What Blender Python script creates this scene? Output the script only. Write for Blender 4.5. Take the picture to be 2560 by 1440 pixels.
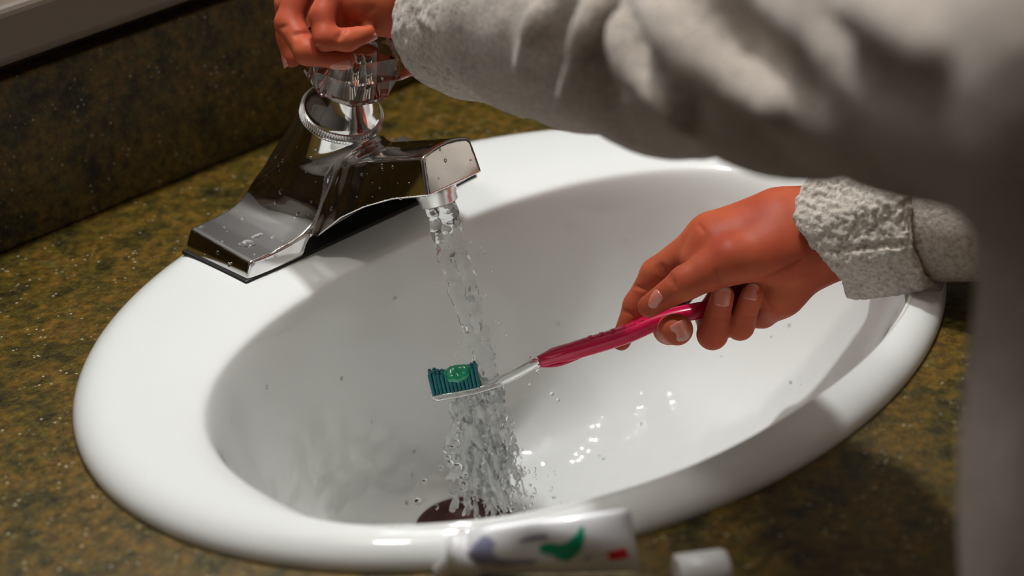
import bpy, bmesh, math, random
import numpy as np
from mathutils import Vector, Matrix, noise
random.seed(7); rng = np.random.default_rng(7)
scn = bpy.context.scene
for o in list(bpy.data.objects): bpy.data.objects.remove(o)
COL = scn.collection

# ------------------------------------------------------------------ camera
W, H = 2560, 1440
CAM = np.array([-0.6437, -0.7026, 0.5205]); YAW, PITCH, ROLL, FPX = 0.737375, 0.486221, -0.073653, 5200.0
FW = np.array([math.sin(YAW)*math.cos(PITCH), math.cos(YAW)*math.cos(PITCH), -math.sin(PITCH)])
_r = np.array([math.cos(YAW), -math.sin(YAW), 0.0]); _u = np.cross(_r, FW)
_c, _s = math.cos(ROLL), math.sin(ROLL)
RT = _c*_r + _s*_u; UP = -_s*_r + _c*_u
cd = bpy.data.cameras.new('camera'); cam = bpy.data.objects.new('camera', cd); COL.objects.link(cam)
cam.matrix_world = Matrix(((RT[0], UP[0], -FW[0], CAM[0]), (RT[1], UP[1], -FW[1], CAM[1]), (RT[2], UP[2], -FW[2], CAM[2]), (0, 0, 0, 1)))
cd.sensor_width = 36; cd.lens = FPX/W*36; cd.clip_start = 0.02
cd.dof.use_dof = True; cd.dof.focus_distance = 1.095; cd.dof.aperture_fstop = 5.0
scn.camera = cam
# ------------------------------------------------------------------ world, light, exposure
wd = bpy.data.worlds.new('world'); scn.world = wd; wd.use_nodes = True
wd.node_tree.nodes['Background'].inputs[0].default_value = (0.9, 0.85, 0.8, 1); wd.node_tree.nodes['Background'].inputs[1].default_value = 0.0
LAMP = (0.105, 0.200, 1.03)      # vanity lamp on the wall above the mirror
ld = bpy.data.lights.new('vanity_lamp_offscreen', 'POINT'); ld.energy = 33; ld.color = (0.985, 0.99, 1.0); ld.shadow_soft_size = 0.025
lo = bpy.data.objects.new('vanity_lamp_offscreen', ld); lo.location = LAMP; COL.objects.link(lo)
CEIL = (-0.26, 0.14, 1.56)
ld = bpy.data.lights.new('ceiling_lamp_offscreen', 'POINT'); ld.energy = 15; ld.color = (1.0, 0.965, 0.92); ld.shadow_soft_size = 0.07
lo = bpy.data.objects.new('ceiling_lamp_offscreen', ld); lo.location = CEIL; COL.objects.link(lo)
scn.view_settings.view_transform = 'Standard'; scn.view_settings.look = 'None'
scn.view_settings.gamma = 1; scn.view_settings.use_curve_mapping = False
scn.view_settings.exposure = -0.3

# ------------------------------------------------------------------ survey helpers (photo point + real distance -> world point)
def ray(px, py): return FW + ((px-W/2)/FPX)*RT - ((py-H/2)/FPX)*UP
def at(px, py, d): return CAM + ray(px, py)*d
def onz(px, py, z): d = ray(px, py); return CAM + d*(z-CAM[2])/d[2]
V = np.array
def nrm(v): v = np.asarray(v, float); return v/np.linalg.norm(v)

# ------------------------------------------------------------------ materials
def mat(name, col, rough=0.5, metal=0.0, **kw):
    m = bpy.data.materials.new(name); m.use_nodes = True
    b = m.node_tree.nodes['Principled BSDF']
    b.inputs['Base Color'].default_value = (*col, 1); b.inputs['Roughness'].default_value = rough; b.inputs['Metallic'].default_value = metal
    for k, v in kw.items():
        b.inputs[k.replace('_', ' ')].default_value = v
    return m
def nn(m, t, **kw):
    n = m.node_tree.nodes.new(t)
    for k, v in kw.items(): setattr(n, k, v)
    return n
def lk(m, a, b): m.node_tree.links.new(a, b)
def coords(m): return nn(m, 'ShaderNodeTexCoord').outputs['Object']
def noise_tex(m, scale, detail=4, rough=0.6, co=None):
    n = nn(m, 'ShaderNodeTexNoise'); n.inputs['Scale'].default_value = scale; n.inputs['Detail'].default_value = detail; n.inputs['Roughness'].default_value = rough
    lk(m, co or coords(m), n.inputs['Vector']); return n
def ramp(m, fac, stops):
    r = nn(m, 'ShaderNodeValToRGB'); e = r.color_ramp.elements
    while len(e) < len(stops): e.new(0.5)
    for el, (p, c) in zip(e, stops): el.position = p; el.color = (*c, 1)
    lk(m, fac, r.inputs[0]); return r
def bump(m, h, strength, dist):
    b = nn(m, 'ShaderNodeBump'); b.inputs['Strength'].default_value = strength; b.inputs['Distance'].default_value = dist
    lk(m, h, b.inputs['Height']); lk(m, b.outputs[0], m.node_tree.nodes['Principled BSDF'].inputs['Normal']); return b
def bsdf(m): return m.node_tree.nodes['Principled BSDF']
def mix(m, fac, a, b, mode='MIX'):
    x = nn(m, 'ShaderNodeMix', data_type='RGBA', blend_type=mode)
    for s, v in ((0, fac), (6, a), (7, b)):
        if hasattr(v, 'links'): lk(m, v, x.inputs[s])
        elif s == 0: x.inputs[0].default_value = v
        else: x.inputs[s].default_value = (*v, 1)
    return x.outputs[2]

def stone(name, gain=1.0):
    m = mat(name, (0.1, 0.08, 0.04), 0.34, Specular_IOR_Level=0.32); co = coords(m)
    a = ramp(m, noise_tex(m, 34, 6, 0.74, co).outputs[0], [(0.33, (0.020*gain, 0.014*gain, 0.005*gain)), (0.46, (0.064*gain, 0.047*gain, 0.007*gain)), (0.56, (0.112*gain, 0.062*gain, 0.009*gain)), (0.66, (0.066*gain, 0.060*gain, 0.012*gain)), (0.74, (0.150*gain, 0.070*gain, 0.025*gain))])
    f = ramp(m, noise_tex(m, 150, 4, 0.75, co).outputs[0], [(0.34, (0.10, 0.10, 0.09)), (0.50, (0.75, 0.75, 0.72)), (0.66, (1.6, 1.5, 1.3))])
    c = mix(m, 0.75, a.outputs[0], f.outputs[0], 'MULTIPLY')
    vo = nn(m, 'ShaderNodeTexVoronoi'); vo.inputs['Scale'].default_value = 230; lk(m, co, vo.inputs['Vector'])
    sp = ramp(m, vo.outputs['Distance'], [(0.10, (1, 1, 1)), (0.2, (0, 0, 0))])
    n3 = ramp(m, noise_tex(m, 60, 2, 0.5, co).outputs[0], [(0.47, (0, 0, 0)), (0.60, (1, 1, 1))])
    k = mix(m, 1.0, sp.outputs[0], n3.outputs[0], 'MULTIPLY')
    c = mix(m, k, c, (0.36*gain, 0.32*gain, 0.22*gain))  # pale laminate flecks, made brighter and more frequent to paint in glints
    lk(m, c, bsdf(m).inputs['Base Color'])
    bump(m, noise_tex(m, 420, 3, 0.65, co).outputs[0], 0.75, 0.0010)
    return m
M = {}
M['counter'] = stone('speckled_laminate', 1.25)
M['ceramic'] = mat('white_ceramic', (0.83, 0.845, 0.82), 0.35, Specular_IOR_Level=0.15, Coat_Weight=1.0, Coat_Roughness=0.03, Coat_IOR=1.45)
def wet_coat():      # thin rippling film of running water over the lower bowl, as a clear coat with its own relief
    m = M['ceramic']; co = coords(m); sx = nn(m, 'ShaderNodeSeparateXYZ'); lk(m, co, sx.inputs[0])
    mr_ = nn(m, 'ShaderNodeMapRange'); mr_.inputs[1].default_value = -0.055; mr_.inputs[2].default_value = -0.10; lk(m, sx.outputs['Z'], mr_.inputs[0])
    b = nn(m, 'ShaderNodeBump'); b.inputs['Distance'].default_value = 0.0045
    lk(m, noise_tex(m, 62, 0.5, 0.5, co).outputs[0], b.inputs['Height']); lk(m, mr_.outputs[0], b.inputs['Strength']); lk(m, b.outputs[0], bsdf(m).inputs['Coat Normal'])
wet_coat()
M['chrome'] = mat('chrome', (0.82, 0.81, 0.80), 0.085, 1.0)
_m = M['chrome']; bump(_m, noise_tex(_m, 45, 2, 0.5).outputs[0], 0.02, 0.002)
M['brush_chrome'] = mat('satin_chrome', (0.86, 0.85, 0.84), 0.27, 1.0)
M['black'] = mat('black_rubber', (0.012, 0.011, 0.010), 0.5)
M['water'] = mat('water', (1, 1, 1), 0.0, IOR=1.333, Transmission_Weight=1.0)
M['aerated'] = mat('aerated_water', (0.97, 0.985, 0.98), 0.06, IOR=1.30, Transmission_Weight=0.86)
M['froth'] = mat('frothing_water', (0.97, 0.985, 0.98), 0.05, IOR=1.30, Transmission_Weight=0.62)
M['acrylic'] = mat('clear_acrylic', (0.99, 0.97, 0.95), 0.015, IOR=1.49, Transmission_Weight=1.0)
M['clear'] = mat('clear_plastic', (0.96, 0.97, 0.96), 0.08, IOR=1.45, Transmission_Weight=0.9)
M['pink'] = mat('pink_plastic', (0.62, 0.004, 0.065), 0.24, Coat_Weight=0.25, Subsurface_Weight=0.15, Subsurface_Scale=0.004)
M['bristle'] = mat('teal_bristles', (0.0, 0.14, 0.165), 0.4)
M['paste'] = mat('green_toothpaste', (0.0, 0.30, 0.15), 0.25, Subsurface_Weight=0.4, Subsurface_Scale=0.003, Coat_Weight=0.5)
M['white'] = mat('white_plastic', (0.80, 0.80, 0.80), 0.3)
M['drain'] = mat('tarnished_brass', (0.07, 0.022, 0.014), 0.45, 0.3)
M['nail'] = mat('fingernail', (0.66, 0.22, 0.16), 0.22, Subsurface_Weight=0.3, Subsurface_Scale=0.003, Coat_Weight=0.4)
M['nail_tip'] = mat('fingernail_tip', (0.58, 0.33, 0.24), 0.25)
M['hair'] = mat('dark_hair', (0.02, 0.012, 0.008), 0.5)
M['frame'] = mat('bronze_frame', (0.14, 0.105, 0.075), 0.55, 0.0)
M['mirror'] = mat('mirror_glass', (0.85, 0.87, 0.86), 0.01, 1.0)
M['wall'] = mat('painted_wall', (0.11, 0.095, 0.08), 0.7)
M['ceil'] = mat('painted_ceiling', (0.5, 0.47, 0.43), 0.8)
M['floor'] = mat('floor_vinyl', (0.16, 0.12, 0.09), 0.5)
for k in ('wall', 'ceil', 'floor'):
    bump(M[k], noise_tex(M[k], 120, 3).outputs[0], 0.1, 0.001)
def skin():
    m = mat('skin', (0.50, 0.19, 0.105), 0.50, Subsurface_Weight=0.35, Subsurface_Scale=0.006, Specular_IOR_Level=0.15)
    bsdf(m).inputs['Subsurface Radius'].default_value = (1.0, 0.28, 0.14)
    co = coords(m)
    c = ramp(m, noise_tex(m, 38, 3, 0.5, co).outputs[0], [(0.3, (0.36, 0.060, 0.028)), (0.55, (0.45, 0.096, 0.043)), (0.75, (0.50, 0.128, 0.057))])
    lk(m, c.outputs[0], bsdf(m).inputs['Base Color'])
    vo = nn(m, 'ShaderNodeTexVoronoi', feature='DISTANCE_TO_EDGE'); vo.inputs['Scale'].default_value = 900; lk(m, co, vo.inputs['Vector'])
    s = nn(m, 'ShaderNodeMath', operation='MULTIPLY'); lk(m, vo.outputs[0], s.inputs[0]); s.inputs[1].default_value = 1.0
    bump(m, s.outputs[0], 0.12, 0.0004)
    return m
M['skin'] = skin()
def terry(name, col, fine):
    m = mat(name, col, 1.0, Sheen_Weight=0.25, Sheen_Roughness=0.7, Specular_IOR_Level=0.0)
    co = coords(m)
    c = ramp(m, noise_tex(m, 420, 3, 0.6, co).outputs[0], [(0.3, tuple(0.55*x for x in col)), (0.55, col), (0.75, tuple(min(1, 1.25*x) for x in col))])
    lk(m, c.outputs[0], bsdf(m).inputs['Base Color'])
    bump(m, noise_tex(m, fine, 4, 0.7, co).outputs[0], 0.5, 0.002)
    return m
M['robe'] = terry('grey_fleece', (0.46, 0.395, 0.335), 500)
M['cuff'] = terry('grey_terry', (0.56, 0.50, 0.43), 700)
def tube_print():
    m = mat('tube_laminate', (0.78, 0.78, 0.80), 0.28, Coat_Weight=0.3); co = coords(m)
    n = noise_tex(m, 40, 2, 0.5, co)
    c = ramp(m, n.outputs[0], [(0.35, (0.80, 0.80, 0.82)), (0.7, (0.77, 0.77, 0.80))])
    lk(m, c.outputs[0], bsdf(m).inputs['Base Color']); return m
M['tube'] = tube_print()
M['p_green'] = mat('print_green', (0.0, 0.36, 0.19), 0.3); M['p_red'] = mat('print_red', (0.78, 0.01, 0.04), 0.3)
M['p_blue'] = mat('print_grey_blue', (0.30, 0.31, 0.46), 0.3); M['p_dot'] = mat('print_blue', (0.22, 0.27, 0.5), 0.3)

# ------------------------------------------------------------------ object helpers
def link(name, me, m=None, parent=None, smooth=True):
    o = bpy.data.objects.new(name, me); COL.objects.link(o)
    if m is not None: me.materials.append(M[m])
    if smooth: me.polygons.foreach_set('use_smooth', [True]*len(me.polygons))
    if parent is not None: o.parent = parent
    return o
def mesh(name, v, f, m=None, parent=None, smooth=True):
    me = bpy.data.meshes.new(name)
    if isinstance(v, np.ndarray): v = v.tolist()
    if isinstance(f, np.ndarray): f = f.tolist()
    me.from_pydata(v, [], f); me.update()
    return link(name, me, m, parent, smooth)
def from_bm(name, bm, m, parent=None, smooth=True):
    me = bpy.data.meshes.new(name); bmesh.ops.recalc_face_normals(bm, faces=bm.faces[:]); bm.to_mesh(me); bm.free()
    return link(name, me, m, parent, smooth)
def tag(o, label, cat, group=None, kind=None):
    o['label'] = label; o['category'] = cat
    if group: o['group'] = group
    if kind: o['kind'] = kind
    return o
def struct(o): o['kind'] = 'structure'; return o
def empty(name, loc=(0, 0, 0)):
    o = bpy.data.objects.new(name, None); o.empty_display_size = 0.02; COL.objects.link(o); o.location = loc; return o
def child(o, parent):
    o.parent = parent; o.matrix_parent_inverse = Matrix.Translation(-Vector(parent.location)) if parent.type == 'EMPTY' else Matrix.Identity(4)
    return o
def box(name, lo, hi, m, parent=None, bev=0.0, seg=2):
    bm = bmesh.new(); bmesh.ops.create_cube(bm, size=1)
    for v in bm.verts:
        for i in range(3): v.co[i] = lo[i] + (v.co[i]+0.5)*(hi[i]-lo[i])
    if bev: bmesh.ops.bevel(bm, geom=bm.edges[:], offset=bev, segments=seg, profile=0.5, affect='EDGES')
    return from_bm(name, bm, m, parent, smooth=False)
def frame_of(axis):
    a = nrm(axis); t = V([0, 0, 1.0]) if abs(a[2]) < 0.9 else V([1.0, 0, 0])
    x = nrm(np.cross(t, a)); y = np.cross(a, x); return x, y, a
def lathe(name, base, axis, prof, m, parent=None, n=48, smooth=True, x_dir=None, twist=None):
    """prof = [(t, r)...] along axis from base; closed with caps where r > 0 at the ends"""
    x, y, a = frame_of(axis) if x_dir is None else (nrm(x_dir), nrm(np.cross(axis, x_dir)), nrm(axis))
    vs, fs = [], []
    for i, (t, r) in enumerate(prof):
        ph = twist[i] if twist else 0
        for j in range(n):
            g = 2*math.pi*(j+ph)/n
            vs.append(base + a*t + (x*math.cos(g) + y*math.sin(g))*r)
    for i in range(len(prof)-1):
        for j in range(n):
            k = (j+1) % n; fs.append((i*n+j, i*n+k, (i+1)*n+k, (i+1)*n+j))
    fs.append(tuple(range(n))[::-1]); fs.append(tuple((len(prof)-1)*n+j for j in range(n)))
    return mesh(name, [tuple(v) for v in vs], fs, m, parent, smooth)

# ------------------------------------------------------------------ implicit surfaces
def smin(a, b, k):
    h = np.maximum(k-np.abs(a-b), 0)/k; return np.minimum(a, b)-h*h*k*0.25
def smax(a, b, k): return -smin(-a, -b, k)
def rc(P, a, b, ra, rb, flat=None):
    """round cone; flat = (axis, factor) squashes the section along axis"""
    a = np.asarray(a, float); b = np.asarray(b, float); ab = b-a
    t = sum((P[i]-a[i])*ab[i] for i in range(3))/max(float(ab@ab), 1e-12); t = np.clip(t, 0, 1)
    o = [P[i]-a[i]-t*ab[i] for i in range(3)]
    q = sum(x*x for x in o)
    if flat is not None:
        n = nrm(flat[0]); q = q + (flat[1]**2-1)*sum(o[i]*n[i] for i in range(3))**2
    return np.sqrt(q) - (ra+(rb-ra)*t)
class Grid:
    def __init__(s, lo, hi, h):
        s.lo = np.asarray(lo, float); s.h = h
        s.n = [int(math.ceil((hi[i]-lo[i])/h))+1 for i in range(3)]
        s.ax = [s.lo[i]+h*np.arange(s.n[i]) for i in range(3)]
        s.F = np.full(s.n, 1.0, np.float32)
    def sl(s, lo, hi):
        out = []
        for i in range(3):
            a = max(0, int((lo[i]-s.lo[i])/s.h)); b = min(s.n[i], int((hi[i]-s.lo[i])/s.h)+2); out.append(slice(a, max(b, a+1)))
        return tuple(out)
    def P(s, sl):
        return (s.ax[0][sl[0]][:, None, None], s.ax[1][sl[1]][None, :, None], s.ax[2][sl[2]][None, None, :])
    def full(s): return s.P((slice(None),)*3)
    def bb(s, pts, pad): pts = np.asarray(pts); return s.sl(pts.min(0)-pad, pts.max(0)+pad)
    def cone(s, a, b, ra, rb, k=0.004, flat=None):
        sl = s.bb([a, b], max(ra, rb)+k+2*s.h); d = rc(s.P(sl), a, b, ra, rb, flat); s.F[sl] = smin(s.F[sl], d, k) if k else np.minimum(s.F[sl], d)
    def chain(s, pts, rad, k=0.004, flat=None):
        for i in range(len(pts)-1): s.cone(pts[i], pts[i+1], rad[i], rad[i+1], k, flat)
    def cut(s, a, b, r, k=0.001, rb=None):
        sl = s.bb([a, b], r+k+3*s.h); d = rc(s.P(sl), a, b, r, r if rb is None else rb); s.F[sl] = smax(s.F[sl], -d, k)
    def fingers(s, chains, k=0.006):
        palm = s.F.copy()
        for pts, rad in chains:
            sl = s.bb(pts, max(rad)+k+3*s.h); P = s.P(sl); d = None
            for i in range(len(pts)-1):
                e = rc(P, pts[i], pts[i+1], rad[i], rad[i+1]); d = e if d is None else smin(d, e, 0.003)
            s.F[sl] = np.minimum(s.F[sl], smin(palm[sl], d, k))
    def at(s, p):
        q = (np.asarray(p)-s.lo)/s.h; i = np.floor(q).astype(int)
        if (i < 0).any() or (i >= np.array(s.n)-1).any(): return 1.0
        f = q-i; c = s.F[i[0]:i[0]+2, i[1]:i[1]+2, i[2]:i[2]+2]
        c = c[0]*(1-f[0])+c[1]*f[0]; c = c[0]*(1-f[1])+c[1]*f[1]; return float(c[0]*(1-f[2])+c[1]*f[2])
    def hit(s, px, py, d0=0.98, d1=1.2):
        """first surface point on the sight line, with its normal"""
        d = d0
        while d < d1:
            if s.at(at(px, py, d)) < 0: break
            d += 0.0005
        p = at(px, py, d-0.00025); e = 0.0012
        n = V([s.at(p+e*V(k))-s.at(p-e*V(k)) for k in ((1, 0, 0), (0, 1, 0), (0, 0, 1))]); return p, nrm(n+1e-9)
    def creases(s, lines):
        todo = []
        for q, r in lines:
            q = np.array(q, float); t = np.linspace(0, len(q)-1, 6*(len(q)-1)+1)
            todo.append(([s.hit(np.interp(u, range(len(q)), q[:, 0]), np.interp(u, range(len(q)), q[:, 1])) for u in t], r))
        for h, r in todo:
            for i in range(len(h)-1):
                if np.linalg.norm(h[i][0]-h[i+1][0]) < 0.008: s.cut(h[i][0]+h[i][1]*r*0.25, h[i+1][0]+h[i+1][1]*r*0.25, r, 0.0012)
    def mesh(s):
        F = s.F; S = F < 0
        c = [S[i:S.shape[0]-1+i, j:S.shape[1]-1+j, k:S.shape[2]-1+k] for i in (0, 1) for j in (0, 1) for k in (0, 1)]
        cnt = sum(x.astype(np.int8) for x in c); mask = (cnt > 0) & (cnt < 8)
        I = np.argwhere(mask); cor = [(i, j, k) for i in (0, 1) for j in (0, 1) for k in (0, 1)]
        val = np.stack([F[I[:, 0]+a, I[:, 1]+b, I[:, 2]+d] for a, b, d in cor], 1).astype(float)
        acc = np.zeros((len(I), 3)); num = np.zeros(len(I))
        for p in range(8):
            for q in range(p+1, 8):
                dlt = np.subtract(cor[q], cor[p])
                if np.abs(dlt).sum() != 1: continue
                u, w = val[:, p], val[:, q]; cr = (u < 0) != (w < 0)
                t = np.where(cr, u/np.where(cr, u-w, 1), 0)
                acc += np.where(cr[:, None], np.array(cor[p])+t[:, None]*dlt, 0); num += cr
        vs = s.lo + (I + acc/num[:, None])*s.h
        vid = np.full(mask.shape, -1, np.int64); vid[mask] = np.arange(len(I))
        fs = []
        n0, n1, n2 = S.shape
        A = np.argwhere(S[:-1, 1:-1, 1:-1] != S[1:, 1:-1, 1:-1]) + (0, 1, 1); i, j, k = A.T
        q = np.stack([vid[i, j-1, k-1], vid[i, j, k-1], vid[i, j, k], vid[i, j-1, k]], 1); f = S[i, j, k]; fs.append(np.where(f[:, None], q, q[:, ::-1]))
        A = np.argwhere(S[1:-1, :-1, 1:-1] != S[1:-1, 1:, 1:-1]) + (1, 0, 1); i, j, k = A.T
        q = np.stack([vid[i-1, j, k-1], vid[i-1, j, k], vid[i, j, k], vid[i, j, k-1]], 1); f = S[i, j, k]; fs.append(np.where(f[:, None], q, q[:, ::-1]))
        A = np.argwhere(S[1:-1, 1:-1, :-1] != S[1:-1, 1:-1, 1:]) + (1, 1, 0); i, j, k = A.T
        q = np.stack([vid[i-1, j-1, k], vid[i, j-1, k], vid[i, j, k], vid[i-1, j, k]], 1); f = S[i, j, k]; fs.append(np.where(f[:, None], q, q[:, ::-1]))
        return vs, np.concatenate(fs)
def relax(vs, fs, it=2, lam=0.5):
    e = np.concatenate([fs[:, [0, 1]], fs[:, [1, 2]], fs[:, [2, 3]], fs[:, [3, 0]]]); e = np.concatenate([e, e[:, ::-1]])
    deg = np.bincount(e[:, 0], minlength=len(vs))[:, None]
    for _ in range(it):
        acc = np.stack([np.bincount(e[:, 0], vs[e[:, 1], i], len(vs)) for i in range(3)], 1)
        vs = vs + lam*(acc/np.maximum(deg, 1)-vs)
    return vs
def vnormals(vs, fs):
    n = np.cross(vs[fs[:, 2]]-vs[fs[:, 0]], vs[fs[:, 3]]-vs[fs[:, 1]])
    out = np.zeros_like(vs)
    for i in range(4): np.add.at(out, fs[:, i], n)
    return out/np.maximum(np.linalg.norm(out, axis=1, keepdims=True), 1e-12)
def vnoise(P, scale, seed=0):
    """smooth value noise, P (N,3) -> about -1..1"""
    Q = P*scale+seed*17.31; I = np.floor(Q).astype(np.int64); f = Q-I; f = f*f*(3-2*f); out = 0
    for a in (0, 1):
        for b in (0, 1):
            for c in (0, 1):
                h = ((I[:, 0]+a)*73856093 ^ (I[:, 1]+b)*19349663 ^ (I[:, 2]+c)*83492791 ^ seed*2654435) & 0xffffff
                h = (h*1103515245+12345) & 0x7fffffff; v = (h % 10007)/5003.5-1
                out = out + v*(f[:, 0] if a else 1-f[:, 0])*(f[:, 1] if b else 1-f[:, 1])*(f[:, 2] if c else 1-f[:, 2])
    return out
def smooth_curve(xs, ys, sig, lo, hi, n=1200):
    t = np.linspace(lo, hi, n); v = np.interp(t, xs, ys); w = max(1, int(3*sig/(t[1]-t[0])))
    g = np.exp(-0.5*(np.arange(-w, w+1)*(t[1]-t[0])/sig)**2); g /= g.sum()
    v = np.convolve(np.pad(v, w, mode='edge'), g, 'valid'); return t, v

# ================================================================== THE SETTING
YW = 0.302
def slab(name, lo, hi, m): return struct(box(name, lo, hi, m))
slab('wall_back', (-1.1, YW, -0.8), (1.2, YW+0.1, 1.65), 'wall')
slab('wall_left', (-1.2, -1.6, -0.8), (-1.1, YW, 1.65), 'wall')
slab('wall_right', (1.1, -1.6, -0.8), (1.2, YW, 1.65), 'wall')
slab('wall_front', (-1.2, -1.7, -0.8), (1.2, -1.6, 1.65), 'wall')
slab('floor', (-1.2, -1.7, -0.9), (1.2, YW+0.1, -0.8), 'floor')
slab('ceiling', (-1.2, -1.7, 1.65), (1.2, YW+0.1, 1.75), 'ceil')

SA, SB = 0.2449, 0.2025
# countertop with the oval cut-out the sink drops into
def countertop():
    n = 128; x0, x1, y0, y1 = -1.1, 1.1, -0.334, YW-0.0005
    ins, out = [], []
    for j in range(n):
        g = 2*math.pi*j/n; c, s = math.cos(g), math.sin(g)
        ins.append(((SA-0.014)*c, (SB-0.014)*s))
        k = min((x1 if c > 0 else -x0)/max(abs(c), 1e-9), (y1 if s > 0 else -y0)/max(abs(s), 1e-9)); out.append((k*c, k*s))
    # snap nearest to the corners
    for cx in (x0, x1):
        for cy in (y0, y1):
            j = min(range(n), key=lambda q: abs(math.atan2(cy, cx)-math.atan2(out[q][1], out[q][0]))); out[j] = (cx, cy)
    vs, fs = [], []
    for z in (0.0, -0.038):
        vs += [(*p, z) for p in ins] + [(*p, z) for p in out]
    for j in range(n):
        k = (j+1) % n
        fs += [(j, n+j, n+k, k), (2*n+j, 2*n+k, 3*n+k, 3*n+j), (n+j, 3*n+j, 3*n+k, n+k), (j, k, 2*n+k, 2*n+j)]
    return mesh('countertop', vs, fs, 'counter', smooth=False)
tag(countertop(), 'olive-brown speckled stone-look countertop around the white sink', 'countertop')
tag(box('backsplash', (-1.1, YW-0.016, 0.0005), (1.1, YW, 0.100), 'counter', bev=0.0015), 'low speckled backsplash board standing along the wall behind the faucet', 'backsplash')
mr = empty('wall_mirror', (0, YW, 0.11))
child(box('mirror_frame', (-0.95, YW-0.030, 0.112), (1.0, YW, 0.146), 'frame', bev=0.006, seg=4), mr)
child(box('mirror_glass', (-0.95, YW-0.010, 0.145), (1.0, YW, 0.95), 'mirror'), mr)
tag(mr, 'wall mirror with bronze bottom rail above the backsplash', 'mirror')
# vanity lamp above the mirror
vl = empty('vanity_lamp', (LAMP[0], YW, LAMP[2]))
child(lathe('wall_plate', V([LAMP[0], YW, LAMP[2]+0.0]), (0, -1, 0), [(0, 0.06), (0.012, 0.06), (0.018, 0.05)], 'brush_chrome'), vl)
child(lathe('arm', V([LAMP[0], YW-0.012, LAMP[2]+0.0]), (0, -1, 0), [(0, 0.010), (0.055, 0.010)], 'brush_chrome'), vl)
tag(vl, 'small chrome vanity lamp on the wall above the mirror', 'lamp')
cl = empty('ceiling_lamp', (CEIL[0], CEIL[1], 1.65))
child(lathe('lamp_base', V([CEIL[0], CEIL[1], 1.65]), (0, 0, -1), [(0, 0.10), (0.012, 0.10), (0.015, 0.085)], 'white', n=40), cl)
tag(cl, 'round white lamp base on the bathroom ceiling', 'lamp')
# cabinet under the counter
cab = empty('vanity_cabinet', (0, -0.02, -0.8))
M['wood'] = mat('brown_cabinet', (0.10, 0.055, 0.03), 0.5)
for nm, lo_, hi_ in (('side_panel', (-0.55, -0.305, -0.8), (-0.53, YW-0.003, -0.0385)), ('side_panel', (0.53, -0.305, -0.8), (0.55, YW-0.003, -0.0385)), ('bottom_panel', (-0.53, -0.305, -0.72), (0.53, YW-0.003, -0.70)), ('cabinet_door', (-0.528, -0.320, -0.70), (-0.003, -0.304, -0.05)), ('cabinet_door', (0.003, -0.320, -0.70), (0.528, -0.304, -0.05))):
    child(box(nm, lo_, hi_, 'wood', bev=0.002), cab)
tag(cab, 'brown wooden vanity cabinet under the countertop', 'cabinet')

# ================================================================== SINK
DR = V([-0.008, 0.052, -0.150])
def sink():
    n = 192; vs, fs = [], []
    g = 2*np.pi*np.arange(n)/n
    ox, oy = np.cos(g), np.sin(g)
    ex = 2/2.35
    ix = 0.203*np.sign(np.cos(g))*np.abs(np.cos(g))**ex; iy = -0.041+0.139*np.sign(np.sin(g))*np.abs(np.sin(g))**ex
    rows = []
    for ins, z in ((0.004, -0.02), (0.003, -0.004), (0, 0.0005), (0.0008, 0.004), (0.003, 0.0075), (0.007, 0.0105), (0.012, 0.0125), (0.018, 0.0135)):
        rows.append(np.stack([(SA-ins)*ox, (SB-ins)*oy, np.full(n, z)], 1))
    crown = rows[-1].copy(); edge = np.stack([ix, iy, np.full(n, 0.0105)], 1)
    for t, z in ((0.25, 0.0138), (0.5, 0.0137), (0.75, 0.0130)):
        r = crown*(1-t)+edge*t; r[:, 2] = z; rows.append(r)
    rows.append(edge)
    for sc, z in ((0.978, 0.0065), (0.958, -0.001), (0.942, -0.010), (0.925, -0.022), (0.90, -0.038), (0.862, -0.056), (0.81, -0.074), (0.735, -0.092), (0.63, -0.108), (0.51, -0.120), (0.385, -0.129), (0.27, -0.1345), (0.18, -0.1372), (0.125, -0.1385)):
        w = ((1-sc)/0.875)**1.0; z = z*1.087 if z < -0.03 else z
        c = np.array([0, -0.041])*(1-w)+DR[:2]*w
        ell = np.stack([ix*(1-w*w)+0.203*ox*w*w, (iy+0.041)*(1-w*w)+0.203*oy*w*w], 1)
        rows.append(np.stack([c[0]+ell[:, 0]*sc, c[1]+ell[:, 1]*sc, np.full(n, z)], 1))
    rows.append(rows[-1]*V([1, 1, 0])+V([0, 0, -0.175]))
    A = np.concatenate(rows)
    for i in range(len(rows)-1):
        for j in range(n):
            k = (j+1) % n; fs.append((i*n+j, i*n+k, (i+1)*n+k, (i+1)*n+j))
    o = mesh('sink_basin', A, fs, 'ceramic')
    md = o.modifiers.new('sub', 'SUBSURF'); md.levels = 1; md.render_levels = 2
    return o, rows
sk = empty('sink', (0, 0, 0))
sb, SROWS = sink(); child(sb, sk)
child(lathe('drain_flange', DR+V([0, 0, -0.004]), (0, 0, 1), [(0, 0.0275), (0.0035, 0.0285), (0.0050, 0.0265), (0.0030, 0.0215), (-0.018, 0.020)], 'drain'), sk)
st = lathe('drain_stopper', DR+V([0, 0, -0.014]), (0, 0, 1), [(0, 0.015), (0.004, 0.0165), (0.007, 0.013), (0.008, 0.004)], 'drain'); child(st, sk)
tag(sk, 'oval white ceramic drop-in sink with rolled rim set in the counter', 'sink')

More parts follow.
